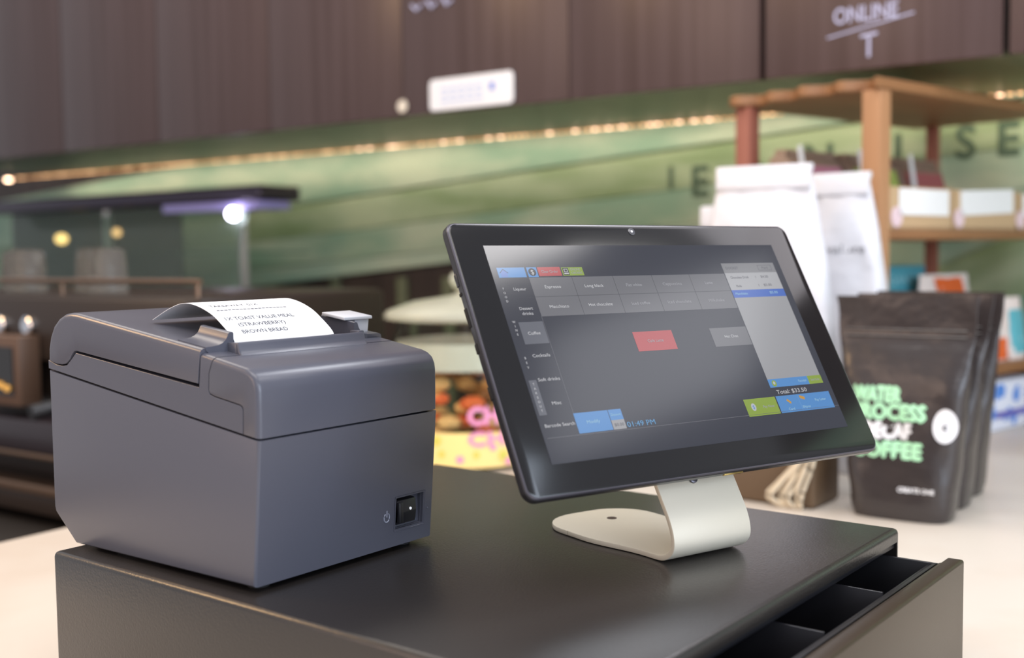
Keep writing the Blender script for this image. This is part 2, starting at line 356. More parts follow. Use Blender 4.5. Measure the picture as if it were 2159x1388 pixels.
for x in (0.012, 0.125):
    for y in (0.012, 0.160):
        b = MB(); b.lathe([(0.006, 0.0), (0.006, 0.003), (0.005, 0.0035)], m_dk, 20, (X0 + x, Y0 + y)); b.build('foot', pt)
b = MB(); b.box((X0 + 0.002, Y0 + 0.001, 0.06), (X0 + PW - 0.002, Y0 + 0.196, 0.110), m_dk); b.build('chassis', pt)
# front cover
fc = [(-0.0059, splitz(-0.006, 0.0006)), (-0.0062, 0.100), (-0.0062, 0.1100), (-0.0056, 0.1142), (-0.0036, 0.1180), (-0.0002, 0.1206), (0.0045, 0.1222), (0.0303, 0.1266),
      (0.0345, 0.1180), (0.0352, 0.1085), (0.0343, 0.1068), (0.0305, 0.1057), (0.0088, 0.1025), (0.0068, 0.1016), (0.0059, 0.0998), (0.0064, splitz(0.0064, 0.0006))]
def outer_f(p, q): return capx(p, q) and max(p.y, q.y) < Y0 + 0.0310 and (min(p.z, q.z) > 0.1100 and (p.z + q.z) / 2 > 0.1120 or max(p.y, q.y) < Y0 - 0.005)
b = MB(); b.prism(yz(fc), X0, X0 + PW, m_pr, 'x', [(0.0030, 4, outer_f), (0.0006, 2, lambda p, q: capx(p, q) and abs(p.x) > 0.0698)])
b.build('front_cover', pt)
# middle band
g = 0.0007
md_ = [(0.0064 + g, splitz(0.0064, 0.0006)), (0.0059 + g, 0.0995), (0.0074, 0.1009), (0.0090, 0.1018), (0.0306, 0.1050), (0.0348, 0.1062), (0.0359, 0.1084), (0.0352, 0.1181), (0.0310, 0.1268), (0.0415, 0.1285),
       (0.0440, 0.1094), (0.1676, 0.1232), (0.1728, 0.1190), (0.1780, 0.1152), (0.1835, 0.1143), (0.1900, 0.1148), (0.1997, 0.1174), (0.1997, splitz(0.1997, 0.0006))]
b = MB(); b.prism(yz(md_), X0 + 0.0001, X0 + PW - 0.0001, m_pr, 'x', [(0.0028, 4, lambda p, q: capx(p, q) and min(p.z, q.z) > 0.1262 and min(p.y, q.y) > Y0 + 0.03 and max(p.y, q.y) < Y0 + 0.042), (0.0004, 1, lambda p, q: capx(p, q))])
mid = b.build('middle_frame', pt)
# rear paper cover
def arc(c, r, a0, a1, n): return [(c[0] + r * math.cos(a0 + (a1 - a0) * i / n), c[1] + r * math.sin(a0 + (a1 - a0) * i / n)) for i in range(n + 1)]
pc = [(0.0448, 0.1116), (0.0418, 0.1312), (0.1650, 0.1478)] + [(0.1720, 0.1482), (0.1790, 0.1473), (0.1860, 0.1445), (0.1925, 0.1395), (0.1970, 0.1325), (0.1994, 0.1250), (0.1998, 0.1183)] + \
     [(0.1940, 0.1163), (0.1900, 0.1156), (0.1835, 0.1153), (0.1785, 0.1162), (0.1740, 0.1192), (0.1712, 0.1225), (0.1690, 0.1242), (0.1665, 0.1247)]
b = MB(); b.prism(yz(pc), X0 - 0.0002, X0 + PW + 0.0002, m_pr, 'x', [(0.0032, 4, lambda p, q: capx(p, q) and ((min(p.z, q.z) > 0.1305) or (max(p.z, q.z) > 0.1190 and min(p.y, q.y) > Y0 + 0.192))), (0.0007, 2, lambda p, q: capx(p, q) and abs(p.x) > 0.07)])
rear = b.build('paper_cover', pt)
cut(rear, (X0 + 0.0222, Y0 + 0.02, 0.1205), (X0 + 0.1180, Y0 + 0.074, 0.16))
cut(mid, (X0 + 0.0222, Y0 + 0.035, 0.1205), (X0 + 0.1180, Y0 + 0.08, 0.16))
# slot frame: front lip, side walls with flared feet
b = MB()
lip = yz([(0.0285, 0.1258), (0.0300, 0.1272), (0.0312, 0.1290), (0.0319, 0.1322), (0.0325, 0.1335), (0.0340, 0.1337), (0.0347, 0.1328), (0.0350, 0.1200), (0.0285, 0.1200)])
b.prism(lip, X0 + 0.0185, X0 + 0.1175, m_pr, 'x', [(0.0012, 3, lambda p, q: capx(p, q) and (p.z + q.z) > 0.25)])
def wing(xz, ya, yb):
    n = len(xz); vs = []
    for y in (ya, (ya * 2 + yb) / 3, yb):
        for x, z in xz: vs.append((X0 + x, Y0 + y, z + 0.134 * (y - 0.042)))
    fs = []
    for k in range(2):
        for i in range(n): fs.append((k * n + i, k * n + (i + 1) % n, (k + 1) * n + (i + 1) % n, (k + 1) * n + i))
    fs += [list(range(n)), [2 * n + i for i in range(n)]]
    b.add(vs, fs, m_pr)
b.build('slot_lip', pt); b = MB()
sweep = [(0.0035, 0.1300), (0.0035, 0.1318), (0.0080, 0.1320), (0.0120, 0.1324), (0.0150, 0.1334), (0.0172, 0.1350), (0.0185, 0.1370), (0.0192, 0.1386), (0.0204, 0.1392), (0.0222, 0.1392), (0.0228, 0.1386), (0.0228, 0.1200), (0.0160, 0.1200)]
wing(sweep, 0.0415, 0.067); b.box((X0 + 0.0185, Y0 + 0.034, 0.120), (X0 + 0.0222, Y0 + 0.0425, 0.1335), m_pr, 0.0006); b.build('slot_side_wall', pt); b = MB()
wing([(0.1176, 0.12), (0.1176, 0.1392), (0.1186, 0.1396), (0.1204, 0.1392), (0.1216, 0.1360), (0.1240, 0.1325), (0.1290, 0.1315), (0.129, 0.12)], 0.0415, 0.072)
b.box((X0 + 0.1146, Y0 + 0.034, 0.120), (X0 + 0.1190, Y0 + 0.0425, 0.1345), m_pr, 0.0006)
b.build('slot_side_wall', pt)
b = MB(); m_lev = mat('lever_grey', (196, 198, 206), 0.4)
b.prism([(Y0 + 0.047, 0.1405), (Y0 + 0.047, 0.1425), (Y0 + 0.068, 0.1455), (Y0 + 0.068, 0.1435)], X0 + 0.1145, X0 + 0.1395, m_lev, 'x', [(0.0005, 2, lambda p, q: True)])
b.prism([(X0 + 0.1270, 0.1300), (X0 + 0.1255, 0.1412), (X0 + 0.1385, 0.1412), (X0 + 0.1370, 0.1300)], Y0 + 0.049, Y0 + 0.062, m_lev, 'y', [(0.0008, 2, lambda p, q: True)])
b.build('open_lever', pt, label='pale grey lever')

# receipt paper (its own thing, held by the printer)
curve = [Vector((0, a, c)) for a, c in [(0.0405, 0.1225), (0.0412, 0.1290), (0.0432, 0.1350), (0.0525, 0.1425), (0.063, 0.1490), (0.077, 0.1537), (0.090, 0.1547), (0.104, 0.1510), (0.1205, 0.1441)]]
cp = catmull(curve, 10); s_ = [0.0]
for i in range(1, len(cp)): s_.append(s_[-1] + (cp[i] - cp[i - 1]).length)
iz = min(range(len(cp)), key=lambda i: abs(cp[i].z - 0.1348) + (0 if cp[i].y < 0.05 else 1)); sl0 = s_[iz]
def on_paper(x, s, d=0.0):
    s = s + sl0; i = max(1, min(len(s_) - 1, next((k for k in range(len(s_)) if s_[k] >= s), len(s_) - 1)))
    t = (s - s_[i - 1]) / (s_[i] - s_[i - 1]); p = cp[i - 1].lerp(cp[i], t); tg = (cp[i] - cp[i - 1]).normalized()
    return Vector((x, p.y, p.z)) + Vector((0, -tg.z, tg.y)) * (0.00018 + d)
m_pap = mat('receipt_paper', (244, 244, 247), 0.75); m_pink = mat('print_grey', (84, 84, 92), 0.8)
rc = thing('receipt', 'white curled receipt printed TOAST VALUE MEAL sticking out of the printer', 'receipt', (0.062, 0.08, 0.1441))
off = Vector((0.062, 0.08, 0.1441)); b = MB(); th = 0.00012; xs = [0.024 + 0.0765 * i / 8 for i in range(9)]
vs = []; fs = []
for i, p in enumerate(cp):
    tg = (cp[min(i + 1, len(cp) - 1)] - cp[max(i - 1, 0)]).normalized(); nn = Vector((0, -tg.z, tg.y)) * th
    for sgn in (1, -1):
        for x in xs: vs.append(Vector((x, p.y, p.z)) + nn * sgn - off)
K = len(xs)
for i in range(len(cp) - 1):
    for k in range(K - 1):
        a = i * 2 * K + k; c = (i + 1) * 2 * K + k
        fs.append((a, a + 1, c + 1, c)); fs.append((a + K, c + K, c + K + 1, a + K + 1))
    for k in (0, K - 1):
        a = i * 2 * K + k; c = (i + 1) * 2 * K + k; fs.append((a, c, c + K, a + K))
for i in (0, len(cp) - 1): fs.append([i * 2 * K + k for k in range(K)] + [i * 2 * K + K + k for k in range(K - 1, -1, -1)])
b.add(vs, fs, m_pap); b.build('paper', rc)
b = MB(); pf = lambda u, v, d=0.0: on_paper(u, v, d) - off
for s, x0, x1, y, h in (('BROWN BREAD', 0.0335, 0.0675, 0.0052, 0.0031), ('(STRAWBERRY)', 0.035, 0.070, 0.0117, 0.0031), ('1X TOAST VALUE MEAL', 0.0295, 0.081, 0.0178, 0.0031),
                        ('===================', 0.0305, 0.0835, 0.0280, 0.0022), ('TAKEAWAY  01X', 0.0305, 0.066, 0.0350, 0.0030)):
    put_text(b, s, (x0 + x1) / 2, y, h, m_pink, pf, width=x1 - x0, bold=0.00010)
b.build('printed_text', rc, smooth=0)

# ------------------------------------------------------------ tablet and its stand
KS = 0.906
tyaw, ttil, trol = -0.3335, -0.5268, 0.0047
Rt = Matrix.Rotation(tyaw, 3, 'Z') @ Matrix.Rotation(ttil, 3, 'X') @ Matrix.Rotation(trol, 3, 'Y')
camp = Vector((-0.38556653, -0.47848084, 0.1816612)); c0 = camp + (Vector((0.28058703, -0.09757899, 0.12149122)) - camp) * KS
tb = thing('tablet', 'black tablet computer showing a coffee order screen, tilted on the silver stand', 'tablet', c0, rot=Rt.to_euler())
HW, HH, OY = 0.1512 * KS, 0.0939 * KS, -0.0011 * KS
m_blk = mat('tablet_black', (34, 33, 36), 0.32, spec=0.5)
m_gl = mat('tablet_glass', (20, 19, 21), 0.13, spec=0.5, ior=1.5)
m_trim = mat('tablet_trim', (92, 90, 98), 0.3, metal=0.7)
def rrect(hw, hh, r, oy=0.0, n=7):
    o = []
    for cx, cy, a in ((hw - r, hh - r, 0), (-hw + r, hh - r, PI / 2), (-hw + r, -hh + r, PI), (hw - r, -hh + r, 1.5 * PI)):
        for i in range(n + 1):
            t = a + PI / 2 * i / n; o.append((cx + r * math.cos(t), cy + r * math.sin(t) + oy))
    return o
def slab(mb_, stations, m):   # stations: (depth y, inset)
    vs = []; fs = []; N = 0
    for y, ins in stations:
        rr = rrect(HW - ins, HH - ins, 0.0070 - ins * 0.6, OY); N = len(rr); vs += [(x, y, z) for x, z in rr]
    for k in range(len(stations) - 1):
        for i in range(N): fs.append((k * N + i, k * N + (i + 1) % N, (k + 1) * N + (i + 1) % N, (k + 1) * N + i))
    fs += [list(range(N)), [(len(stations) - 1) * N + i for i in range(N)][::-1]]
    mb_.add(vs, fs, m)
b = MB(); slab(b, [(0.0006, 0.0006), (0.0012, 0.0001), (0.0048, 0.0), (0.0075, 0.0016), (0.0094, 0.0065)], m_blk); b.build('back_shell', tb)
b = MB(); slab(b, [(-0.0002, 0.0011), (0.0004, 0.0005), (0.0010, 0.0004), (0.0014, 0.0008)], m_trim); b.build('trim_ring', tb, label='thin bright metal edge')
b = MB(); slab(b, [(-0.0006, 0.0022), (-0.0003, 0.0015), (0.0010, 0.0014)], m_gl); b.build('glass_front', tb)
b = MB(); b.lathe([(0.0026, -0.0001), (0.0026, 0.0002), (0.0018, 0.0003), (0.0006, 0.0003)], mat('lens_ring', (60, 60, 66), 0.2), 20)
b.lathe([(0.0009, 0.0002), (0.0008, 0.0005), (0.0002, 0.0006)], mat('lens_dot', (225, 225, 230), 0.15), 14)
o = b.build('camera_lens', tb); o.location = (-0.0028 * KS, -0.0007, 0.0861 * KS); o.rotation_euler = (PI / 2, 0, 0)
for z0, z1, col, nm in ((0.052, 0.044, m_blk, 'volume_button'), (0.040, 0.038, m_dk, 'audio_port'), (0.030, 0.018, m_dk, 'side_port'), (0.008, 0.002, m_dk, 'side_port'), (-0.018, -0.026, m_dk, 'side_port')):
    b = MB(); b.box((-HW - 0.0004, 0.0032, min(z0, z1)), (-HW + 0.0006, 0.0058, max(z0, z1)), col, 0.0003); b.build(nm, tb)
b = MB(); b.box((-HW - 0.0001, 0.0040, 0.0200), (-HW + 0.0004, 0.0046, 0.0280), mat('yellow_contact', (226, 176, 60), 0.4)); b.build('yellow_strip', tb)
b = MB(); b.box((0.003, 0.0030, -HH + OY - 0.0004), (0.018, 0.0050, -HH + OY + 0.0003), mat('gold_contact', (190, 160, 90), 0.3, metal=0.8), 0.0002); b.build('dock_contact', tb, label='gold dock contacts')
# display (one mesh: screen picture)
def em(name, rgb, es=0.0):
    return mat('screen_' + name, (8, 8, 9), 0.13, emit=rgb, es=es or 0.78)
e_bg = em('background', (52, 54, 66)); e_tile = em('tile', (112, 112, 118)); e_line = em('line', (104, 104, 112)); e_txt = em('text', (196, 196, 200))
e_red = em('red', (184, 76, 80)); e_blue = em('blue', (84, 142, 204)); e_dblue = em('deep_blue', (64, 104, 190)); e_grn = em('green', (140, 164, 62)); e_pan = em('panel', (158, 158, 162))
e_pan2 = em('panel_header', (132, 132, 136)); e_dim = em('dim_text', (112, 114, 122)); e_cof = em('coffee_tile', (104, 106, 116)); e_ltx = em('light_text', (150, 190, 214)); e_time = em('time', (96, 156, 204)); e_or = em('orange', (200, 150, 60)); e_white = em('white', (188, 190, 200)); e_gtx = em('tile_text', (158, 158, 164))
sc = MB()
def sp(u, v, d=0.0): return (u * KS * 0.001, -0.00075 - d, v * KS * 0.001)
lay = [0]
def quad(x0, y1, x1, y0, m, d=0.00006): sc.add([sp(x0, y0, d), sp(x1, y0, d), sp(x1, y1, d), sp(x0, y1, d)], [(0, 1, 2, 3)], m)
def st(s, x, y, cap, m=e_txt, width=None, align='c'): put_text(sc, s, x, y, cap, m, lambda u, v, d=0.0: sp(u, v, 0.00014 + d), width=width, align=align, bold=0.045)
sc.box((-0.128 * KS, -0.00075, -0.0750 * KS), (0.128 * KS, -0.0003, 0.0750 * KS), e_bg)
quad(-123.5, 58.6, -102.5, 51.3, e_blue); quad(-101.0, 58.6, -93.3, 51.3, e_blue); quad(-92.6, 58.6, -74.6, 51.9, e_red); quad(-73.6, 58.2, -56.5, 51.9, e_grn)
# house outline, dollar badge, laptop icon
e_navy = em('navy', (40, 50, 84)); e_ho = em('house', (96, 130, 200))
sc.add([sp(-122.5, 54.6, .0001), sp(-119, 57.8, .0001), sp(-115.5, 54.6, .0001), sp(-116.2, 54.6, .0001), sp(-119, 57.1, .0001), sp(-121.8, 54.6, .0001)], [(0, 1, 4, 5), (1, 2, 3, 4)], e_navy)
sc.add([sp(-121.4, 51.6, .0001), sp(-116.6, 51.6, .0001), sp(-116.6, 54.9, .0001), sp(-119, 57.0, .0001), sp(-121.4, 54.9, .0001)], [(0, 1, 2, 3, 4)], e_ho)
sc.add([sp(-97.2 + 2.9 * math.cos(i * PI / 10), 55 + 2.9 * math.sin(i * PI / 10), .0001) for i in range(20)], [list(range(20))], em('badge', (34, 36, 44)))
st('$', -97.2, 55, 3.4); st('Clear Order', -83.6, 55.2, 2.0, e_gtx, 13)
quad(-72.8, 57.6, -68.2, 52.5, em('badge', (34, 36, 44)), .0001); quad(-72.0, 57.0, -69.0, 54.6, e_txt, .00012); quad(-71.5, 56.6, -69.5, 55.0, e_bg, .00014); quad(-72.4, 54.1, -68.6, 53.0, e_txt, .00012)
st('ONLINE', -62.8, 56.4, 1.7, e_gtx, 8); st('ORDERS', -62.2, 53.9, 1.7, e_gtx, 9)
quad(-101.2, 50.9, 68.3, 22.8, e_tile)
for x in (-67.5, -33.6, 0.2, 34.4): quad(x - .15, 50.9, x + .15, 22.8, e_line, .0001)
quad(-101.2, 37.0, 68.3, 36.7, e_line, .0001)
for x in (-67.5, -33.6, 0.2, 34.4): quad(x - .18, 50.9, x + .18, 22.8, em('tile_line', (78, 78, 84)), .00011)
quad(-101.2, 37.05, 68.3, 36.7, em('tile_line', (78, 78, 84)), .00011)
for s, x, y, wd in (('Espresso', -85, 44, 12.6), ('Long black', -51.7, 43.9, 15.5), ('Flat white', -18, 43.8, 13.5), ('Cappuccino', 16, 43.8, 17), ('Latte', 50, 43.8, 7),
                    ('Macchiato', -85.1, 29.5, 15), ('Hot chocolate', -51.6, 29.9, 19.5), ('Iced coffee', -17.8, 29.6, 15.5), ('Iced chocolate', 16.5, 29.6, 21), ('Milkshake', 51, 29.6, 14.5)):
    st(s, x, y, 2.2, e_txt if x < -40 else e_gtx, wd)
quad(-120, 19.4, -101.8, 4.0, e_cof)
for s, y, wd in (('Liqueur', 42.9, 9.6), ('Dessert', 28.9, 10), ('drinks', 25.3, 8.2), ('Coffee', 11.4, 9.3), ('Cocktails', -4.1, 13), ('Soft drinks', -20.4, 16.2), ('Misc', -36.4, 6.8), ('Barcode Search', -50.6, 22)):
    st(s, -110.9 if y > -50 else -113.6, y, 2.1, e_txt, wd)
quad(-126.0, -20.3, -120.4, -43.6, e_cof)
for s, ya, yb in (('FOOD', 43.3, 34.4), ('WINE', 19.7, 11.0), ('BEV', -5.3, -11.7), ('TAKEOUT', -23.0, -40.7)):
    for i, ch in enumerate(s): st(ch, -123.2, ya + (yb - ya) * i / (len(s) - 1), 1.5, e_txt)
quad(-101.4, 22.8, -101.05, -44.2, e_line); quad(-125.6, -58.3, 134 * .955, -58.65, e_line); 
for y in (36.5, 20, -12.5, -28.5): quad(-118, y + .1, -102, y - .1, em('faint', (62, 64, 78)))
quad(-34, 8.3, -0.4, -6.0, e_red); st('Cafe Latte', -17, 1.2, 2.1, e_gtx, 13.5)
quad(33.8, 7.9, 68.3, -6.4, e_tile); st('Hot Choc', 51.5, 1.0, 2.1, e_txt, 12.5)
quad(68.9, 59.4, 121.5, -33.9, e_pan); quad(68.9, 59.4, 121.5, 51.4, e_pan2, .0001); quad(104, 57.6, 118, 53, em('line2', (104, 104, 112)), .00011); quad(104.5, 57.2, 117.5, 53.4, e_pan2, .00012)
quad(68.9, 51.2, 121.5, 37.2, em('panel_light', (172, 172, 176)), .0001); quad(68.9, 37.2, 121.5, 31.0, e_dblue, .0001)
e_dtx = em('dark_text', (104, 104, 112))
st('DOCKET', 78, 55.4, 2.0, e_dtx, 12); st('Paid', 111, 55.3, 1.8, e_dtx, 6); st('Chocolate Drink', 82, 47.6, 1.9, e_dtx, 18); st('1', 98, 47.6, 1.9, e_dtx); st('$4.50', 107, 47.8, 2.0, e_dtx, 7.5)
st('Mocha', 78, 40.4, 1.9, e_dtx, 5); st('1', 98, 40.6, 1.9, e_dtx); st('$5.00', 107, 40.8, 2.0, e_dtx, 8); st('Macchiato', 77.5, 34.2, 1.9, e_ltx, 12); st('$5.00', 110, 34.4, 1.9, e_ltx, 8)
quad(68.9, -33.9, 108, -40.2, e_blue); quad(108, -33.9, 121.9, -40.2, e_grn); st('Receipt', 102, -37, 1.7, e_ltx, 8); st('Send Order', 115, -37, 1.7, e_gtx, 9)
sc.add([sp(74 + 2.2 * math.cos(i * PI / 8), -37.2 + 2.4 * math.sin(i * PI / 8), .0001) for i in range(16)], [list(range(16))], e_grn); sc.add([sp(74 + 1.1 * math.cos(i * PI / 4), -37.0 + 1.3 * math.sin(i * PI / 4), .00013) for i in range(8)], [list(range(8))], e_white)
st('Total: $33.50', 87.6, -43.9, 3.0, e_txt, 29.5)
quad(39.5, -46.9, 69.2, -59.6, e_grn); st('Pay Now', 60.5, -53.4, 1.9, e_gtx, 10.5)
sc.add([sp(46.5 + 2.2 * math.cos(i * PI / 8), -53 + 2.8 * math.sin(i * PI / 8), .0001) for i in range(16)], [list(range(16))], e_white); st('$', 46.5, -53, 2.6, e_blue)
quad(70.2, -46.9, 123.3, -59.6, e_blue); quad(91.0, -47.2, 91.3, -59.4, em('blue_line', (108, 160, 214)), .0001)
st('Card', 81, -57.2, 1.8, e_ltx, 6); st('Eftpos', 96, -56.6, 1.8, e_ltx, 7.5); st('Pay Later', 112, -52.4, 1.8, e_ltx, 11)
sc.add([sp(80, -49.5, .0001), sp(83, -52, .0001), sp(82.2, -53.6, .0001), sp(79, -50.8, .0001)], [(0, 1, 2, 3)], e_or); sc.add([sp(92.5, -47.6, .0001), sp(97.5, -49.4, .0001), sp(97.0, -51.4, .0001), sp(92.8, -50.2, .0001)], [(0, 1, 2, 3)], e_or)
quad(-101.5, -44.3, -75.4, -57.7, e_blue); quad(-75.0, -44.3, -64.9, -51.4, e_blue); quad(-75.0, -51.4, -64.9, -57.7, e_pan)
st('Modify', -88.5, -50.8, 2.1, e_ltx, 10); st('Discount', -70, -47.8, 1.6, e_ltx, 7.6); st('$0.00', -69.8, -54.6, 2.0, e_dtx, 7.4)
st('01:49 PM', -52.6, -55.3, 3.4, e_time, 22.5)
sc.build('display', tb, smooth=0, label='lit order screen')

# stand: bent aluminium sheet; local frame: x along tablet, y away from the viewer
m_al = mat('silver_sheet', (212, 205, 188), 0.5, metal=0.12, bump=(1800, 0.15, 0.0002))
sd = thing('tablet_stand', 'bent silver metal stand holding the tablet on the cash drawer', 'stand', (c0.x, c0.y, 0.0003), tyaw)
th = 0.0032
path = catmull([(0.060, 0, th / 2), (0.020, 0, th / 2), (-0.012, 0, th / 2), (-0.0245, 0, 0.0028), (-0.0315, 0, 0.0080), (-0.0325, 0, 0.0150), (-0.0290, 0, 0.0250), (-0.0200, 0, 0.0400), (0.0010, 0, 0.0750), (0.0190, 0, 0.1050)], 6)
def hwid(i, y, z):
    t = min(1, max(0, (y + 0.01) / 0.055)); return 0.0305 + (0.0085 * (t * t * (3 - 2 * t)) if z < 0.004 else 0)
vs = []; fs = []
for i, p in enumerate(path):
    tg = (path[min(i + 1, len(path) - 1)] - path[max(i - 1, 0)]).normalized(); nn = Vector((-tg.z, 0, tg.x)) * (th / 2)
    hw_ = hwid(i, p.x, p.z); e = 0.0005
    for (sx, sn) in ((-1, 1), (-1, -1), (1, -1), (1, 1)):
        vs.append((sx * hw_, p.x + nn.x * sn, max(0, p.z + nn.z * sn)))
for i in range(len(path) - 1):
    for k in range(4): fs.append((i * 4 + k, i * 4 + (k + 1) % 4, (i + 1) * 4 + (k + 1) % 4, (i + 1) * 4 + k))
fs += [(3, 2, 1, 0), [(len(path) - 1) * 4 + k for k in range(4)]]
b = MB(); bb = bmesh.new(); BV = [bb.verts.new(v) for v in vs]
for f in fs: bb.faces.new([BV[k] for k in f])
bmesh.ops.recalc_face_normals(bb, faces=bb.faces[:])
es = [e for e in bb.edges if abs(abs(e.verts[0].co.x) - abs(e.verts[1].co.x)) < 0.003 and e.verts[0].co.x * e.verts[1].co.x > 0 and len(e.link_faces) == 2 and e.calc_face_angle(0) > 1.2]
bmesh.ops.bevel(bb, geom=es, offset=0.0006, segments=2, affect='EDGES', profile=0.5)
b.bm(bb, m_al)
b.build('bent_sheet', sd, smooth=40)
b = MB()   # rear end of the base plate, rounded corners
pl = [(-0.039, 0.060)] + [(-0.039 + 0.030 * (1 - math.cos(a)), 0.0675 + 0.030 * math.sin(a)) for a in [PI / 2 * i / 8 for i in range(9)]] + \
     [(0.039 - 0.030 * (1 - math.cos(a)), 0.0675 + 0.030 * math.sin(a)) for a in [PI / 2 * (8 - i) / 8 for i in range(9)]] + [(0.039, 0.060)]
b.prism(pl, 0.0, th, m_al, 'z', [(0.0006, 2, lambda p, q: abs(p.z - q.z) < 1e-6 and max(p.y, q.y) > 0.0605)]); pln = b.build('base_plate', sd)
b = MB(); b.lathe([(0.0034, 0.0), (0.0034, 0.0002), (0.001, 0.0002)], mat('hole_dark', (60, 42, 30), 0.8), 20, (0.0055, 0.0705)); o = b.build('cable_hole', sd, label='small dark hole'); o.location.z = th
b = MB()
Q = Matrix.Rotation(ttil, 4, 'X'); zc = c0.z
b.box((-0.028, 0.0096, -0.045), (0.028, 0.0175, 0.030), m_in, 0.001, 2, Matrix.Translation((0, 0, zc)) @ Q); b.build('mount_plate', sd)
b = MB(); b.lathe([(0.0001, 0), (0.003, 0), (0.003, 0.0012), (0.0022, 0.0016)], m_trim, 16, xf=Matrix.Translation((-0.003, -0.0190, 0.0455)) @ Matrix.Rotation(ttil + PI / 2, 4, 'X')); b.build('screw', sd)

# ------------------------------------------------------------ stand-up bags
def bag_geo(wb, wt, h, db, sealz, n=36, levels=22, wrinkle=0.0, seed=1, top_lean=0.0, sh=None):
    rnd = random.Random(seed); vs = []; fs = []
    ph = [rnd.uniform(0, 6) for _ in range(6)]
    def dims(t):
        w_ = wb + (wt - wb) * (t if sh is None else max(0, (t - sh) / (1 - sh)) ** 1.3)
        d_ = db * (1 - t / sealz) ** 0.55 if t < sealz else 0.0
        return w_, max(d_, 0.0022)
    for k in range(levels + 1):
        t = k / levels; w_, d_ = dims(t)
        for i in range(n):
            a = 2 * PI * i / n; ca, sa = math.cos(a), math.sin(a)
            x = math.copysign(abs(ca) ** 0.45, ca) * w_ / 2; y = math.copysign(abs(sa) ** 0.6, sa) * d_ / 2
            if k == 0: x *= 0.96; y *= 0.9
            wr = wrinkle * (math.sin(9 * t + ph[0] + 3 * x / w_) * math.sin(13 * x / w_ + ph[1] + 4 * t) + 0.5 * math.sin(31 * t + ph[2] + 9 * x / w_)) * (1 if t > 0.02 else 0)
            y += wr * (1 if sa < 0 else -1) if d_ > 0.004 else wr * 0.6
            vs.append((x + wr * 0.5, y + top_lean * t * t, h * t))
    for k in range(levels):
        for i in range(n):
            j = (i + 1) % n; fs.append((k * n + i, k * n + j, (k + 1) * n + j, (k + 1) * n + i))
    fs += [list(range(n))[::-1], [levels * n + i for i in range(n)]]
    def front(u, v, d=0.0):
        t = min(1, max(0, v / h)); w_, d_ = dims(t)
        ca = min(1, abs(2 * u / w_)) ** (1 / 0.45); sa = math.sqrt(max(0, 1 - ca * ca)) ** 0.6
        wr = wrinkle * (math.sin(9 * t + ph[0] + 3 * u / w_) * math.sin(13 * u / w_ + ph[1] + 4 * t) + 0.5 * math.sin(31 * t + ph[2] + 9 * u / w_))
        return Vector((u, -d_ / 2 * sa + (wr if d_ > 0.004 else 0) - 0.0012 - d + top_lean * t * t, v))
    return vs, fs, front
m_pouch = mat('black_pouch', (52, 46, 46), 0.27, spec=0.6, vary=((58, 52, 52), 40, (0.6, 1, 5), 0.4, 0.8), bump=(26, 0.5, 0.004))
m_mint = mat('mint_print', (176, 232, 190), 0.5); m_wt = mat('white_print', (232, 232, 236), 0.5)
def pouch(loc, rz, label, text, seed):
    r = thing('coffee_pouch', label, 'coffee bag', loc, rz, 'black coffee pouches')
    vs, fs, front = bag_geo(0.102, 0.148, 0.232, 0.068, 0.80, wrinkle=0.0018, seed=seed)
    b = MB(); b.add(vs, fs, m_pouch); b.build('pouch_body', r, smooth=60)
    b = MB()
    for z in (0.197, 0.190): b.tube([(-0.062 + 0.0124 * i, -0.0022, z) for i in range(11)], 0.0011, m_pouch, 6)
    b.build('zip_seal', r)
    if text:
        b = MB()
        for s, x0, x1, z, m in (('WATER', -0.048, 0.000, 0.130, m_mint), ('PROCESS', -0.048, 0.026, 0.112, m_mint), ('DECAF', -0.036, 0.012, 0.0925, m_wt), ('COFFEE', -0.048, 0.024, 0.073, m_mint)):
            put_text(b, s, (x0 + x1) / 2, z, 0.0155, m, front, width=x1 - x0, bold=0.0015)
        b.build('printed_text', r, label='mint and white block lettering'); b = MB()
        put_text(b, 'CREATE ONE', 0.0200, 0.0330, 0.0045, m_wt, front, width=0.036, bold=0.0003)
        b.build('small_print', r, label='small white lettering near the bottom')
        b = MB(); N = 28
        ce = (0.046, 0.1005)
        ring = [front(ce[0] + 0.0118 * math.cos(2 * PI * i / N), ce[1] + 0.0175 * math.sin(2 * PI * i / N), 0.0004) for i in range(N)]
        b.add([front(ce[0], ce[1], 0.0006)] + ring, [(0, 1 + i, 1 + (i + 1) % N) for i in range(N)], m_wt)
        put_text(b, 'c', ce[0], ce[1], 0.008, mat('sticker_ink', (60, 60, 64), 0.5), lambda u, v, d=0.0: front(u, v, 0.0012 + d), bold=0.0004)
        b.build('round_sticker', r, label='white oval sticker with a small c')
    return r
FX = -PI / 2        # front faces the -X side of the room
pouch((0.803, -0.076, -0.0995), FX + 0.06, 'black decaf coffee pouch with mint lettering standing in front', True, 3)
pouch((0.878, -0.070, -0.0995), FX - 0.02, 'plain black pouch directly behind the mint lettered pouch', False, 5)
pouch((0.952, -0.063, -0.0995), FX - 0.04, 'rearmost black pouch, peeking out at the right behind the others', False, 8)

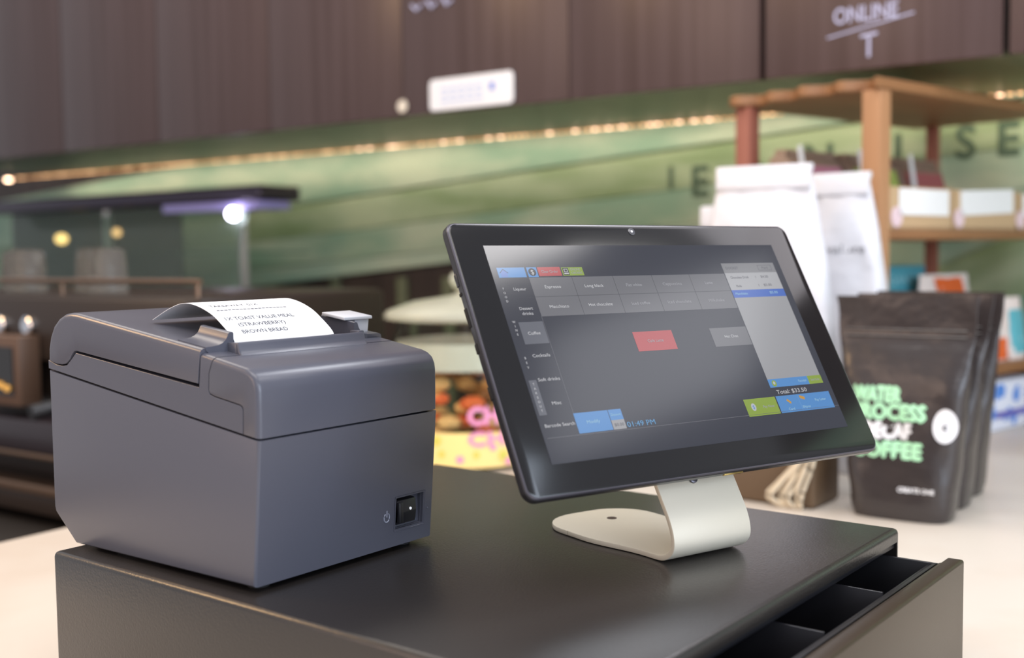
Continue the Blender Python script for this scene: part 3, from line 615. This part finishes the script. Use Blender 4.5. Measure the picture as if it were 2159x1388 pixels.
m_white = mat('white_bag', (222, 222, 228), 0.42, bump=(14, 0.7, 0.008)); m_scr = mat('grey_script', (150, 150, 156), 0.6)
def white_bag(loc, rz, label, txt, seed, wb, wt, h, lean=0.0):
    r = thing('coffee_bag', label, 'coffee bag', loc, rz, 'white coffee bags')
    vs, fs, front = bag_geo(wb, wt, h, 0.078, 1.02, wrinkle=0.0036, seed=seed, top_lean=lean, sh=0.45)
    b = MB(); b.add(vs, fs, m_white); b.build('bag_body', r, smooth=60)
    b = MB(); hh = h
    b.prism([(-0.010 + lean, hh - 0.030), (-0.014 + lean, hh - 0.026), (-0.012 + lean, hh), (0.004 + lean, hh + 0.002), (0.006 + lean, hh - 0.004), (-0.004 + lean, hh - 0.012)], -wt / 2 - 0.004, wt / 2 + 0.004, m_white, 'x', [(0.0015, 2, lambda p, q: True)])
    b.build('folded_top', r)
    if txt:
        b = MB(); put_text(b, txt, 0.012, h - 0.095, 0.010, m_scr, lambda u, v, d=0.0: front(u, v, 0.001 + d), width=0.048, bold=0.0003); b.build('printed_text', r)
    return r
white_bag((0.895, 0.128, -0.0995), FX + 0.16, 'tallest white coffee bag behind the tablet corner, front left', 'aloring', 2, 0.170, 0.108, 0.384)
white_bag((1.012, 0.078, -0.0995), FX + 0.06, 'white coffee bag just left of and behind the black pouches', 'valore', 6, 0.126, 0.066, 0.378)
white_bag((1.010, 0.238, -0.0995), FX + 0.18, 'rear white coffee bag, partly hidden behind the tallest one', '', 9, 0.130, 0.060, 0.342)

# brown kraft bag with raffia
kb = thing('gift_box', 'dark brown box tied with pale raffia under the tablet, beside the stand', 'box', (0.805, 0.062, -0.0995), FX)
b = MB(); b.box((-0.052, -0.036, 0), (0.052, 0.036, 0.115), mat('brown_card', (98, 78, 58), 0.45), 0.004, 3); b.build('box_body', kb)
b = MB(); m_raf = mat('raffia', (222, 208, 184), 0.8)
for i in range(7):
    dx = (i - 3) * 0.0035
    b.tube(catmull([(0.050 + dx * 0.3, -0.040, 0.075), (0.044 + dx * 0.9, -0.042 - 0.004 * (i % 3), 0.052), (0.030 + dx * 1.5, -0.044 - 0.005 * (i % 2), 0.028), (0.022 + dx * 1.9, -0.044 - 0.003 * ((i + 1) % 3), 0.012), (0.028 + dx * 1.1, -0.042, 0.001)], 5), 0.0021, m_raf, 7)
b.build('raffia_tie', kb, label='pale raffia strands')

# ------------------------------------------------------------ glass cookie jar
jr = thing('cookie_jar', 'glass cookie jar with lid and yellow wrapped treats between printer and tablet', 'jar', (0.79, 0.52, -0.0995))
m_glass = mat('clear_glass', (240, 246, 240), 0.03, trans=1.0, ior=1.12)
b = MB(); b.lathe([(0.088, 0.0), (0.098, 0.006), (0.101, 0.03), (0.101, 0.165), (0.096, 0.185), (0.094, 0.192), (0.090, 0.192), (0.092, 0.183), (0.097, 0.163), (0.097, 0.03), (0.094, 0.010), (0.04, 0.008)], m_glass, 56); b.build('glass_jar', jr, smooth=60)
b = MB(); b.lathe([(0.098, 0.193), (0.110, 0.196), (0.111, 0.201), (0.106, 0.207), (0.070, 0.219), (0.020, 0.226), (0.012, 0.229), (0.011, 0.233), (0.018, 0.238), (0.0215, 0.247), (0.018, 0.256), (0.006, 0.259)], mat('lid_glass', (226, 226, 208), 0.12, trans=0.55, ior=1.3), 56); b.build('glass_lid', jr, smooth=60)
b = MB(); b.lathe([(0.0955, 0.130), (0.0955, 0.145), (0.0955, 0.1655)], mat('parchment_liner', (214, 208, 196), 0.7), 48, close=False); b.build('paper_liner', jr, label='pale paper inside upper part')
b = MB(); rr = random.Random(4); m_ck = [mat('cookie_gold', (236, 184, 122), 0.7), mat('cookie_brown', (190, 128, 74), 0.7), mat('cookie_orange', (236, 110, 60), 0.6)]
for i in range(70):
    a = rr.uniform(0, 2 * PI); q = rr.uniform(0.05, 0.080); b.sphere((q * math.cos(a), q * math.sin(a), rr.uniform(0.02, 0.125)), rr.uniform(0.012, 0.018), m_ck[rr.choice([0, 0, 1, 2])], 8, (1, 1, 0.6))
b.build('cookies', jr, kind='stuff')
b = MB(); rl = 0.1016; m_yl = mat('yellow_wrap', (250, 222, 146), 0.6); m_pk = mat('pink_print', (230, 150, 190), 0.6)
b.lathe([(rl, 0.006), (rl, 0.03), (rl * 0.999, 0.052)], m_yl, 56, close=False)
base_a = math.atan2(-0.478 - 0.52, -0.386 - 0.79)
def jf(u, v, d=0.0):
    a = base_a + u / rl; return Vector(((rl + 0.0008 + d) * math.cos(a), (rl + 0.0008 + d) * math.sin(a), v))
put_text(b, 'CHOC', 0.045, 0.074, 0.022, m_pk, jf, width=0.085, bold=0.0018)
put_text(b, 'CHIP', 0.040, 0.044, 0.018, m_pk, jf, width=0.075, bold=0.0014)
for i in range(14):
    u, v, r_ = rr.uniform(-0.10, 0.12), rr.uniform(0.010, 0.046), rr.uniform(0.004, 0.008)
    b.add([jf(u, v, .0002)] + [jf(u + r_ * math.cos(k * PI / 5), v + r_ * math.sin(k * PI / 5), .0002) for k in range(10)], [(0, 1 + k, 1 + (k + 1) % 10) for k in range(10)], m_pk if i % 2 else mat('lime_print', (214, 206, 96), 0.6))
b.build('yellow_label', jr, label='yellow label with pink lettering')

# ------------------------------------------------------------ wooden rack on the right
e1 = Vector((0.98, -0.199, 0)); e2 = Vector((0.199, 0.98, 0)); RO = Vector((1.085, 0.060, -0.0995)); RZ = math.atan2(-0.199, 0.98)
rk = thing('wooden_rack', 'open wooden shelf rack with a wavy edged top at the right', 'shelf', RO, RZ)
m_wd = mat('rack_wood', (132, 90, 56), 0.5, vary=((158, 112, 72), 9, (0.5, 4, 4), 0.3, 0.8)); m_wd2 = mat('rack_post_wood', (168, 122, 84), 0.5, vary=((188, 142, 104), 8, (4, 4, 0.4), 0.3, 0.8)); m_red = mat('rack_post_red', (152, 92, 76), 0.55)
LA, LB = 0.50, 0.235
wavy = [(0.0 + 0.011 * math.sin(v * 110) + 0.004 * math.sin(v * 41 + 1), v) for v in [LB - 0.004 - i * (LB + 0.008) / 30 for i in range(31)]]
prof = [(LA, -0.012), (LA, LB - 0.004)] + [(x - 0.014, y) for x, y in wavy]
b = MB(); b.prism(prof, 0.489, 0.504, m_wd, 'z', [(0.002, 1, lambda p, q: True)]); b.build('top_board', rk)
b = MB(); b.box((-0.006, -0.006, 0.2945), (LA, LB, 0.3075), m_wd, 0.002); b.build('shelf_board', rk)
b = MB(); b.box((-0.006, -0.006, 0.0895), (LA, LB, 0.1055), m_wd, 0.002); b.build('shelf_board', rk)
for a, c, m, wdt in ((0.0, 0.0, m_wd2, 0.027), (0.0, LB - 0.026, m_red, 0.025), (LA - 0.028, 0.0, m_wd2, 0.026), (LA - 0.028, LB - 0.045, m_red, 0.018)):
    b = MB(); b.box((a - 0.010 if a == 0 else a, c - 0.010, 0.0), (a - 0.010 + wdt if a == 0 else a + wdt, c - 0.010 + wdt, 0.489), m, 0.002); b.build('post', rk)
def RP(a, c, z): p = RO + e1 * a + e2 * c; return (p.x, p.y, z)
m_kr = mat('kraft', (196, 166, 128), 0.7); m_lab = mat('label_white', (240, 240, 240), 0.6); m_pt = mat('pink_tag', (232, 206, 212), 0.6)
for i, (a0, a1, la, lb) in enumerate(((0.022, 0.206, 0.064, 0.196), (0.212, 0.405, 0.232, 0.392), (0.411, 0.468, 0.425, 0.46))):
    t = thing('kraft_tray', ['pale kraft tray with a white label beside the rack post', 'pale kraft tray with the tilted white label, right of the first tray', 'third kraft tray, cut by the right edge of the photo'][i], 'tray', RP(a0, 0.006, 0.2084), RZ, 'kraft trays on the middle shelf')
    w_ = a1 - a0; b = MB()
    for lo, hi in (((0, 0, 0), (w_, 0.003, 0.058)), ((0, 0.087, 0), (w_, 0.09, 0.062)), ((0, 0.003, 0), (0.003, 0.087, 0.060)), ((w_ - 0.003, 0.003, 0), (w_, 0.087, 0.060)), ((0, 0, 0), (w_, 0.09, 0.003))): b.box(lo, hi, m_kr)
    b.build('tray_body', t)
    b = MB(); b.box((la - a0, -0.0015, 0.020), (lb - a0, -0.0002, 0.056), m_lab, xf=Matrix.Rotation(0.0 if i == 0 else -0.04, 4, 'Y')); b.build('label', t)
    b = MB(); b.lathe([(0.001, 0), (0.014, 0), (0.014, 0.001), (0.001, 0.001)], m_pt, 20, xf=Matrix.Translation((la - a0 - 0.006 if i < 2 else 0.005, -0.0005, 0.017)) @ Matrix.Rotation(PI / 2, 4, 'X')); b.build('tag', t)
bands_ = [(186, 120, 140), (168, 186, 92), (168, 92, 92)]
for i, (a, c, rzz) in enumerate(((0.060, 0.158, 0.0), (0.196, 0.150, 0.0), (0.335, 0.150, 0.0))):
    t = thing('treat_bag', ['brown paper treat bag with a pink band, left of the rack post', 'brown paper treat bag with a green band behind the rack post', 'brown paper treat bag with a red band above the kraft trays'][i], 'paper bag', RP(a, c, 0.2084), RZ + rzz, 'paper treat bags on the middle shelf')
    b = MB(); m1 = mat('brown_paper', (146, 122, 104), 0.75); m2 = mat('treat_band_%s' % ['pink', 'green', 'red'][i], bands_[i], 0.7)
    prof = [(-0.030, 0.0), (-0.034, 0.06), (-0.022, 0.100), (0.0, 0.112), (0.012, 0.105), (0.030, 0.05), (0.030, 0)]
    b.prism(prof, -0.062, 0.066, m1, 'x', [(0.004, 2, lambda p, q: True)]); b.build('bag_body', t)
    b = MB(); b.prism([(-0.0350, 0.060), (-0.0245, 0.094), (-0.0235, 0.0935), (-0.0340, 0.0595)], -0.056, 0.060, m2, 'x'); b.build('colour_band', t)
    b = MB()
    for k in range(16): b.box((-0.060 + k * 0.0078, -0.014, 0.098), (-0.060 + k * 0.0078 + 0.005, 0.004, 0.116), m1, 0.001)
    b.build('ruffled_top', t)
    b = MB(); b.prism([(-0.066, 0.118), (-0.058, 0.120), (-0.040, 0.062), (-0.052, 0.058)], -0.040, -0.0385, m_lab, 'y'); b.build('price_slip', t, label='white slanted slip')
def packet(loc, rz, label, w_, d_, h, cols, cat='packet', grp='packets on the lowest shelf', rot=None):
    t = thing('snack_packet', label, cat, loc, rz, grp, rot)
    vs, fs, front = bag_geo(w_, w_, h, d_, 0.97, n=28, levels=14, wrinkle=0.0012, seed=int(w_ * 1e4))
    b = MB(); b.add(vs, fs, cols[0]); b.build('wrapper', t, smooth=60)
    for (u0, u1, v0, v1, m) in cols[1:]:
        b = MB(); nu, nv = 10, 6; vs = []; fs = []
        for i in range(nv + 1):
            for k in range(nu + 1): vs.append(front(w_ * (u0 + (u1 - u0) * k / nu - 0.5), h * (v0 + (v1 - v0) * i / nv), 0.0))
        for i in range(nv):
            for k in range(nu): q = i * (nu + 1) + k; fs.append((q, q + 1, q + nu + 2, q + nu + 1))
        b.add(vs, fs, m); b.build('printed_patch', t)
    return t
m_or = mat('orange_print', (232, 104, 42), 0.5); m_ow = mat('packet_white', (240, 228, 222), 0.5); m_te = mat('teal_print', (92, 178, 192), 0.5)
packet(RP(0.357, 0.030, 0.0062), RZ, 'white packet with an orange base, right of the black pouches', 0.106, 0.035, 0.100, [m_ow, (0.05, 0.95, 0.03, 0.36, m_or), (0.34, 0.68, 0.50, 0.78, m_or)])
packet(RP(0.439, 0.028, 0.0062), RZ, 'teal and white packet at the right edge of the photo', 0.050, 0.035, 0.098, [m_ow, (0.04, 0.96, 0.1, 0.80, m_te)])
packet(RP(0.368, 0.105, 0.0062), RZ, 'orange packet with white ends above the black pouches', 0.150, 0.040, 0.135, [m_ow, (0.26, 0.84, 0.62, 0.96, m_or)])
tb_ = thing('teal_box', 'teal carton behind the orange packet on the lowest shelf', 'box', RP(0.268, 0.150, 0.0062), RZ)
b = MB(); b.box((-0.085, -0.022, 0), (0.085, 0.022, 0.150), mat('teal_card', (70, 150, 168), 0.5), 0.002)
b.build('carton', tb_)
b = MB(); put_text(b, 'ORGANIC', 0, 0.128, 0.014, mat('teal_light', (150, 204, 214), 0.5), lambda u, v, d=0.0: (u, -0.0226 - d, v), width=0.12); b.build('printed_text', tb_)
# blue patterned box on the counter under the rack
bx = thing('tissue_box', 'white and blue patterned box with an orange end on the counter', 'box', RP(0.291, 0.004, -0.0995), RZ)
b = MB(); m_bw = mat('box_white', (226, 230, 244), 0.5)
b.box((0, 0.0, 0), (0.176, 0.10, 0.078), m_bw, 0.003); b.build('carton', bx)
b = MB(); m_bl = mat('box_blue', (86, 140, 220), 0.5); m_b2 = mat('box_violet', (104, 100, 180), 0.5); m_o2 = mat('box_orange', (240, 150, 90), 0.5)
rr = random.Random(5)
for i in range(16):
    x = rr.uniform(0.032, 0.17); z = rr.uniform(0.012, 0.066); r_ = rr.uniform(0.006, 0.013)
    b.add([(x + r_ * math.cos(k * PI / 5), -0.0006 - i * 0.00002, z + r_ * math.sin(k * PI / 5)) for k in range(10)], [list(range(10))], m_bl)
b.box((0.05, -0.0014, 0.020), (0.17, -0.0010, 0.030), m_b2); b.box((0.004, -0.0014, 0.004), (0.022, -0.0010, 0.070), m_o2); b.box((0.003, -0.0016, 0.022), (0.013, -0.0012, 0.034), m_b2); b.build('printed_pattern', bx)
# leaning green slat behind the rack
b = MB(); b.box((-0.008, -0.40, -0.05), (0.0, 0.16, 0.05), green2, 0.002); o = b.build('painted_slat'); o.location = W(1.645, 0.02, 0.115); o.rotation_euler = (math.radians(-24), 0, WR)
tag(o, 'green painted slat leaning on the wall behind the rack', 'slat')

# ------------------------------------------------------------ display case, far left
m_frame = mat('case_frame', (70, 62, 74), 0.3, metal=0.6); m_chr = mat('chrome', (220, 220, 224), 0.12, metal=1.0)
m_cg = mat('case_glass', (200, 215, 205), 0.05, trans=0.92, ior=1.15)
dc = thing('display_case', 'glass display case with lamps below the LED strip at the left', 'display case', W(1.36, 1.47, -0.1995), WR)
L_ = 1.17
b = MB(); b.box((0.0, 0.0, 0.510), (0.13, L_, 0.545), m_frame, 0.006, 3); b.build('top_cover', dc)
b = MB(); b.box((0.0, 0.005, 0.490), (0.10, 0.34, 0.5095), mat('violet_reflector', (170, 160, 224), 0.3), 0.003); b.build('lamp_reflector', dc, label='violet tinted reflector by the bright lamp')  # lamplight on the underside of the case top, painted as a violet strip
b = MB(); b.box((0.0, 0.0, 0.0), (0.22, L_, 0.30), mat('case_base_dark', (44, 36, 30), 0.5), 0.004); b.build('base_cabinet', dc)
b = MB(); b.box((0.115, 0.42, 0.30), (0.125, L_, 0.510), mat('case_back_dark', (66, 52, 42), 0.5)); b.build('back_panel', dc)
for y in (0.060, 0.56, L_ - 0.03):
    b = MB(); b.box((0.004, y, 0.30), (0.018, y + 0.022, 0.505), mat('case_post', (196, 190, 186), 0.35, metal=0.3), 0.002); b.build('upright', dc)
b = MB()
for k in range(9):
    t = k / 8
    pass
gp = catmull([(0.010, 0.505), (-0.020, 0.44), (-0.030, 0.38), (-0.024, 0.30)], 5)
vs = []; fs = []
for y in (0.04, L_ - 0.04):
    for p in gp: vs.append((p.x, y, p.y))
N = len(gp)
for y in (0.04, L_ - 0.04):
    for p in gp: vs.append((p.x + 0.004, y, p.y))
for k in range(N - 1): fs.append((k, k + 1, N + k + 1, N + k)); fs.append((2 * N + k, 3 * N + k, 3 * N + k + 1, 2 * N + k + 1)); fs.append((k, 2 * N + k, 2 * N + k + 1, k + 1)); fs.append((N + k, N + k + 1, 3 * N + k + 1, 3 * N + k))
fs += [(0, N, 3 * N, 2 * N), (N - 1, 3 * N - 1, 4 * N - 1, 2 * N - 1)]
gp3 = [Vector((p[0], p[1], 0)) for p in gp]
b.add(vs, fs, m_cg); b.build('curved_glass', dc)
b = MB(); b.box((0.02, 0.03, 0.39), (0.18, L_ - 0.03, 0.394), m_cg); b.build('glass_shelf', dc)
for (y, z, r_, col, es, nm) in ((0.070, 0.480, 0.014, (235, 232, 255), 16, 'case_lamp'), (0.56, 0.448, 0.010, (255, 190, 120), 2.2, 'case_lamp'), (0.80, 0.436, 0.013, (255, 200, 120), 3.5, 'case_lamp'), (0.565, 0.352, 0.011, (250, 250, 255), 5, 'case_spot'), (1.06, 0.352, 0.011, (220, 216, 232), 1.6, 'case_spot')):  # glowing spheres added where lamp reflections shine; the first is a lamp
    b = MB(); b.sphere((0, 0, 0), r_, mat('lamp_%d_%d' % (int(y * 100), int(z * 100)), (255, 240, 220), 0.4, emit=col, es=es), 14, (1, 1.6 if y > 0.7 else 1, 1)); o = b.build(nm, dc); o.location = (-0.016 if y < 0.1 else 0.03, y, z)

# ------------------------------------------------------------ espresso machine, left behind the printer
em_ = thing('espresso_machine', 'dark espresso machine with steel trim behind the printer at the left edge', 'espresso machine', W(0.51, 0.72, -0.1995), WR)
m_mb = mat('machine_brown', (44, 34, 28), 0.4); m_ms = mat('machine_steel', (120, 98, 82), 0.3, metal=0.7); m_mp = mat('machine_panel', (44, 38, 44), 0.3)
ML = 0.92
b = MB(); b.box((0.05, 0.0, 0.015), (0.42, ML, 0.330), m_mb, 0.010, 3); b.build('machine_body', em_)
b = MB(); b.box((0.0, 0.0, 0.015), (0.06, ML, 0.060), m_mb, 0.006); b.box((-0.004, 0.0, 0.046), (0.0, ML, 0.060), m_ms, 0.001); b.build('drip_tray', em_)
b = MB(); b.box((0.0, 0.02, 0.105), (0.052, ML - 0.02, 0.152), m_mp, 0.004); nb = b.build('name_panel', em_)
b = MB(); b.box((-0.003, 0.02, 0.098), (0.0, ML - 0.02, 0.105), m_ms, 0.001); b.build('panel_trim', em_)
b = MB(); rr = random.Random(2)
for i in range(7):
    yy = 0.43 + i * 0.015
    b.tube([(-0.001, yy, 0.120 + 0.006 * (i % 2)), (-0.001, yy + 0.006, 0.135), (-0.001, yy + 0.010, 0.122)], 0.0016, mat('badge_print', (226, 206, 212), 0.5), 6)
b.build('badge_script', em_, label='pale script badge')
for k in range(1):
    b = MB(); y = 0.16 + 0.26 * k
    b.lathe([(0.030, 0.0), (0.034, 0.01), (0.034, 0.035), (0.028, 0.045)], m_chr, 28, (0.02, y)); gh = b.build('group_head', em_); gh.location.z = 0.190
    b = MB(); b.tube([(0.0, y, 0.193), (-0.03, y, 0.190), (-0.085, y + 0.01, 0.182)], [0.008, 0.009, 0.011], m_in, 12); b.build('portafilter_handle', gh).location.z = -0.190
b = MB(); b.box((0.03, 0.0, 0.235), (0.06, ML, 0.325), m_mb, 0.003); b.build('upper_panel', em_)
b = MB(); b.box((-0.004, 0.325, 0.170), (0.030, 0.475, 0.272), mat('window_frame_tan', (92, 70, 56), 0.45), 0.003); wf = b.build('window_frame', em_)
b = MB(); b.box((-0.006, 0.340, 0.186), (-0.004, 0.460, 0.256), mat('dark_pane', (26, 22, 20), 0.15)); b.build('dark_pane', wf)
b = MB()
for i in range(6): b.sphere((-0.008, 0.352 + 0.016 * i, 0.196 + 0.004 * (i % 3)), 0.005, mat('amber_glow', (220, 170, 90), 0.4, emit=(210, 150, 60), es=0.5), 8)
b.build('amber_display', wf, kind='stuff')
for y in (0.35, 0.42):
    b = MB(); b.lathe([(0.014, 0), (0.014, 0.006), (0.011, 0.008), (0.003, 0.008)], m_chr, 24, xf=Matrix.Translation((0.030, y, 0.285)) @ Matrix.Rotation(-PI / 2, 4, 'Y')); b.build('gauge', em_)
b = MB(); b.tube([(0.06, 0.005, 0.35), (0.06, ML - 0.005, 0.35)], 0.004, m_ms, 10)
for y in (0.01, 0.31, 0.61, ML - 0.01): b.tube([(0.06, y, 0.328), (0.06, y, 0.350)], 0.003, m_ms, 8)
b.build('cup_rail', em_)
m_cup_ = mat('glass_tumbler', (190, 186, 180), 0.06, trans=0.85, ior=1.2)
ordw = ['first', 'second', 'third', 'fourth', 'fifth']
for i in range(5):
    t = thing('tumbler', 'upturned glass tumbler on the espresso machine, ' + ordw[4 - i] + ' from the left', 'glass', W(0.51 + 0.13 + 0.05 * (i % 2), 0.72 + 0.30 + 0.105 * i, 0.1307), WR, 'tumblers on top of the machine')
    b = MB(); b.lathe([(0.030, 0.0), (0.027, 0.055), (0.024, 0.066), (0.010, 0.068)], m_cup_, 24); b.build('tumbler_glass', t)
